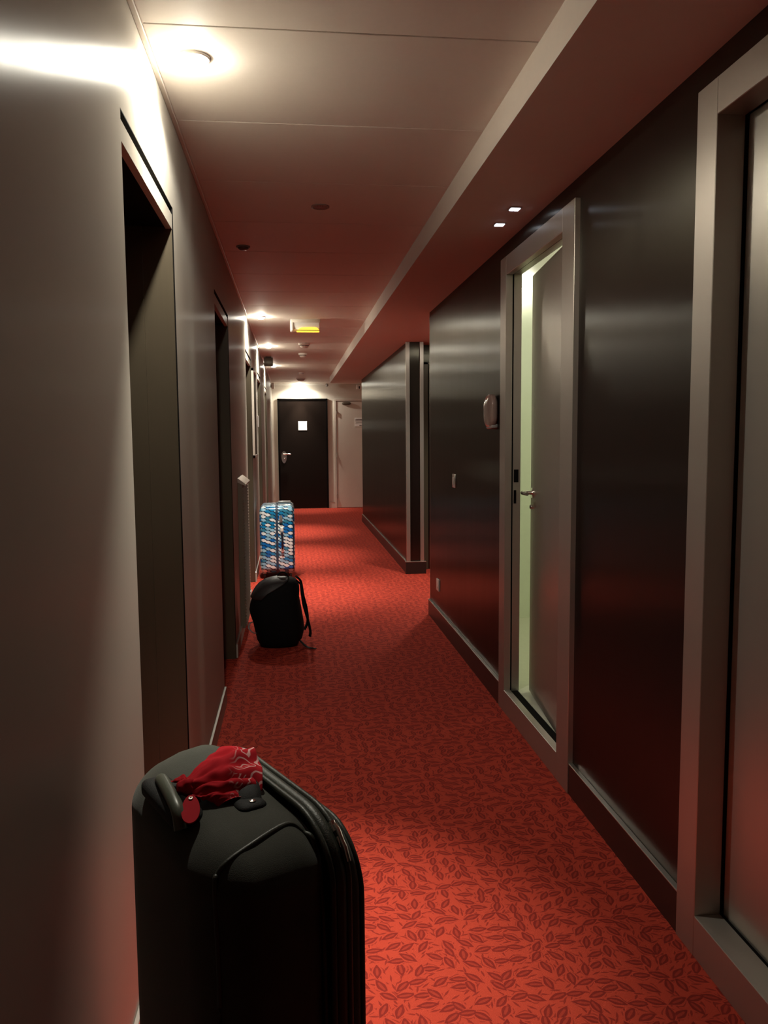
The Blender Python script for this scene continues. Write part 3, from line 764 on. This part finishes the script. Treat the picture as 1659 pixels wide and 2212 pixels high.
# ------------------------------------------------------------------ black backpack (facing sideways, straps to the right)
bp = empty('backpack', (-.12, 5.12, 0), 'full black backpack standing on the carpet in front of the patterned suitcase', 'backpack'); O = bp.location.copy()
prof = [  # z, x_left, x_right, half depth
    (.000, -.205, .005, .095), (.012, -.222, .018, .112), (.045, -.240, .045, .125), (.10, -.252, .058, .135), (.16, -.266, .052, .140), (.20, -.280, .048, .140),
    (.235, -.287, .043, .138), (.27, -.281, .038, .135), (.31, -.270, .032, .128), (.345, -.256, .034, .120), (.372, -.240, .034, .110), (.400, -.215, .030, .096), (.421, -.182, .016, .076), (.434, -.140, -.010, .048), (.439, -.105, -.045, .020)]
rows = []
for z, xl, xr, hd in prof:
    row = []
    for k in range(36):
        t = 2 * math.pi * k / 36
        c_, s_ = math.cos(t), math.sin(t)
        e = .72
        x = (xl + xr) / 2 + (xr - xl) / 2 * math.copysign(abs(c_) ** e, c_)
        y = 5.12 + hd * math.copysign(abs(s_) ** e, s_)
        wv = .006 * noise.noise(V((x * 11, y * 11, z * 9)))
        row.append((x + wv, y + wv, z))
    rows.append(row)
b = MB(); b.loft(rows); body = b.build('main_body', M['bag'], bp, smooth=70, off=O)
rows = []
for z, xl, xr, hd in [(q[0], q[1], q[2], q[3]) for q in prof if q[0] >= .30]:
    f = min(1, max(0, (z - .33) / .10)); xr2 = xl + (xr - xl) * (.22 + .55 * f)
    row = []
    for k in range(9):
        t = math.pi * (1.0 + .5 * k / 8) ; c_, s_ = math.cos(t), math.sin(t); e = .72
        x = (xl + xr) / 2 + (xr - xl) / 2 * 1.0 * math.copysign(abs(c_) ** e, c_)
        y = 5.12 + (hd + .004) * math.copysign(abs(s_) ** e, s_)
        if k: x = xl + (xr2 - xl) * (k / 8)
        u_ = (x - (xl + xr) / 2) / max(1e-4, (xr - xl) / 2)
        y = 5.12 - (hd + .004) * (max(0, 1 - abs(u_) ** (2 / e))) ** (e / 2)
        row.append((x - .004 if k == 0 else x, y, z + .003))
    rows.append(row)
b = MB(); b.loft(rows, closed=False, caps=False); o = b.build('lid_sheen_patch', M['bag_sheen'], bp, smooth=70, off=O)  # paler patch laid over the upper bag as its sheen
md = o.modifiers.new('thick', 'SOLIDIFY'); md.thickness = .006
b = MB(); b.tube(smooth_path([(.012, 5.06, .425), (.040, 5.055, .395), (.048, 5.05, .33), (.058, 5.045, .26), (.082, 5.04, .17), (.096, 5.035, .10), (.092, 5.035, .066)], 5), [.010] * 6 + [.016] * 25, n=10, flat=.45, up=(1, .3, .2))
b.build('shoulder_strap', M['bag'], bp, smooth=60, off=O)
b = MB(); b.tube(smooth_path([(.012, 5.20, .425), (.042, 5.21, .39), (.056, 5.22, .30), (.078, 5.22, .20), (.082, 5.21, .12), (.060, 5.20, .07)], 5), .018, n=10, flat=.4, up=(1, .3, .2))
b.build('shoulder_strap', M['bag'], bp, smooth=60, off=O)
b = MB(); b.tube(smooth_path([(.030, 5.04, .040), (.056, 5.02, .016), (.080, 4.985, .008), (.105, 4.965, .007), (.128, 4.955, .006)], 5), .010, n=8, flat=.35)
b.build('loose_strap', M['fabric_dark'], bp, smooth=60, off=O)
b = MB(); b.tube(smooth_path([(-.258, 5.09, .16), (-.285, 5.06, .155), (-.288, 5.05, .125), (-.262, 5.04, .100), (-.245, 5.05, .095)], 5), .006, n=8, flat=.5)
b.build('side_loop', M['grey_plastic'], bp, smooth=60, off=O)
b = MB(); b.tube(smooth_path([(-.105, 5.09, .452), (-.085, 5.09, .472), (-.055, 5.09, .468), (-.035, 5.09, .44)], 5), .008, n=8, flat=.6)
b.build('grab_handle', M['bag'], bp, smooth=60, off=O)

# ------------------------------------------------------------------ patterned hard suitcase
bs = empty('patterned_suitcase', (-.151, 7.78, 0), 'upright hard suitcase with a blue and white scale print behind the backpack', 'suitcase'); O = bs.location.copy()
MB().ebox((-.1505, 7.78, .372), (.1635, .235, .318), (.045, .060, .062), 14).build('shell', M['scales'], bs, smooth=60, off=O)
def loop2(x, cy, hy, z0, z1, r, n=8):
    pts = []
    for (sy, sz, a0) in ((1, 1, 0), (-1, 1, 90), (-1, -1, 180), (1, -1, 270)):
        for k in range(n + 1):
            t = R(a0 + 90 * k / n)
            pts.append((x, cy + sy * (hy - r) + r * math.cos(t), ((z1 - r) if sz > 0 else (z0 + r)) + r * math.sin(t)))
    return pts
MB().tube(loop2(-.1515, 7.78, .232, .057, .687, .062), .012, n=8, flat=1.0, up=(1, 0, 0), closed=True).build('zip_band', M['blue_zip'], bs, smooth=60, off=O)
MB().tube(loop2(.000, 7.78, .225, .064, .680, .055), .0045, n=6, up=(1, 0, 0), closed=True).build('edge_piping', M['navy'], bs, smooth=60, off=O)
h = MB(); h.tube(smooth_path([(-.106, 7.548, .455), (-.106, 7.522, .440), (-.104, 7.515, .37), (-.103, 7.522, .30), (-.103, 7.548, .285)], 5), .010, n=10, flat=.7)
h = h.build('side_handle', M['navy'], bs, smooth=60, off=O)
MB().ebox((-.106, 7.540, .462), (.014, .014, .030), (.010, .010, .012), 8).build('handle_end', M['white_plastic'], h, smooth=60, off=O)
MB().ebox((-.103, 7.540, .278), (.013, .014, .026), (.010, .010, .012), 8).build('handle_end', M['pink_end'], h, smooth=60, off=O)
lk = MB().box(-.128, -.100, 7.532, 7.548, .535, .600, bevel=.004).build('lock', M['grey_plastic'], bs, smooth=40, off=O)
MB().cyl((-.112, 7.53, .528), (-.112, 7.53, .610), .004, n=10).build('lock_bar', M['chrome'], lk, smooth=40, off=O)
b = MB(); b.tube(smooth_path([(-.148, 7.70, .690), (-.140, 7.70, .712), (-.070, 7.70, .716), (-.015, 7.70, .708), (-.010, 7.70, .690)], 5), .009, n=10, flat=.6)
b.build('top_handle', M['grey_plastic'], bs, smooth=60, off=O)
b = MB(); b.box(-.140, -.020, 7.86, 7.90, .688, .712, bevel=.006); b.build('trolley_grip', M['grey_plastic'], bs, smooth=40, off=O)
for x in (-.275, -.03):
    for y in (7.60, 7.96):
        w = MB().ebox((x, y, .058), (.018, .020, .014), (.010, .010, .006), 6).build('wheel_fork', M['grey_plastic'], bs, smooth=60, off=O)
        MB().cyl((x - .010, y, .027), (x + .010, y, .027), .027, n=20).build('wheel', M['rubber'], w, smooth=40, off=O)

# ------------------------------------------------------------------ lamp of the side passage (its light spills onto the carpet)
p = empty('downlight', (1.45, 6.88, SO), 'lit downlight in the side passage between the right walls', 'downlight', 'ceiling downlights'); O = p.location.copy()
MB().lathe([(.045, 0), (.045, -.005), (.036, -.008), (.034, -.003)], (1.45, 6.88, SO), 28).build('trim_ring', M['white_plastic'], p, smooth=40, off=O)
MB().lathe([(.035, -.003), (.030, -.010), (.002, -.012)], (1.45, 6.88, SO), 24).build('lens', M['lamp'], p, smooth=60, off=O)
spot(p, (0, 0, -.022), 130, 115, 1.0, radius=.07)

# ------------------------------------------------------------------ world, camera, colour
w = bpy.data.worlds.new('dark_world'); sc.world = w; w.use_nodes = True
w.node_tree.nodes['Background'].inputs[0].default_value = (0, 0, 0, 1)
w.node_tree.nodes['Background'].inputs[1].default_value = 0

cam = bpy.data.cameras.new('camera'); co = bpy.data.objects.new('camera', cam); COL.objects.link(co)
yaw, pitch, roll, F = .113229933, .0925270865, -.00788665, 1737.17618
f = V((math.sin(yaw) * math.cos(pitch), math.cos(yaw) * math.cos(pitch), -math.sin(pitch)))
r0 = V((math.cos(yaw), -math.sin(yaw), 0)); u0 = r0.cross(f)
r_ = r0 * math.cos(roll) + u0 * math.sin(roll); u_ = -r0 * math.sin(roll) + u0 * math.cos(roll)
co.matrix_world = Matrix(((r_.x, u_.x, -f.x, 0), (r_.y, u_.y, -f.y, 0), (r_.z, u_.z, -f.z, 1.32), (0, 0, 0, 1)))
cam.sensor_fit = 'VERTICAL'; cam.sensor_height = 24.0; cam.lens = 24.0 * F / 2212
cam.clip_start = .02
sc.camera = co

sc.view_settings.view_transform = 'Standard'; sc.view_settings.look = 'None'
sc.view_settings.exposure = 0.0; sc.view_settings.gamma = 1.0; sc.view_settings.use_curve_mapping = False
try:
    cy = sc.cycles
    cy.max_bounces = 10; cy.diffuse_bounces = 6; cy.glossy_bounces = 4
    cy.sample_clamp_indirect = 25.0; cy.caustics_reflective = False; cy.caustics_refractive = False
    cy.use_denoising = True
except Exception:
    pass
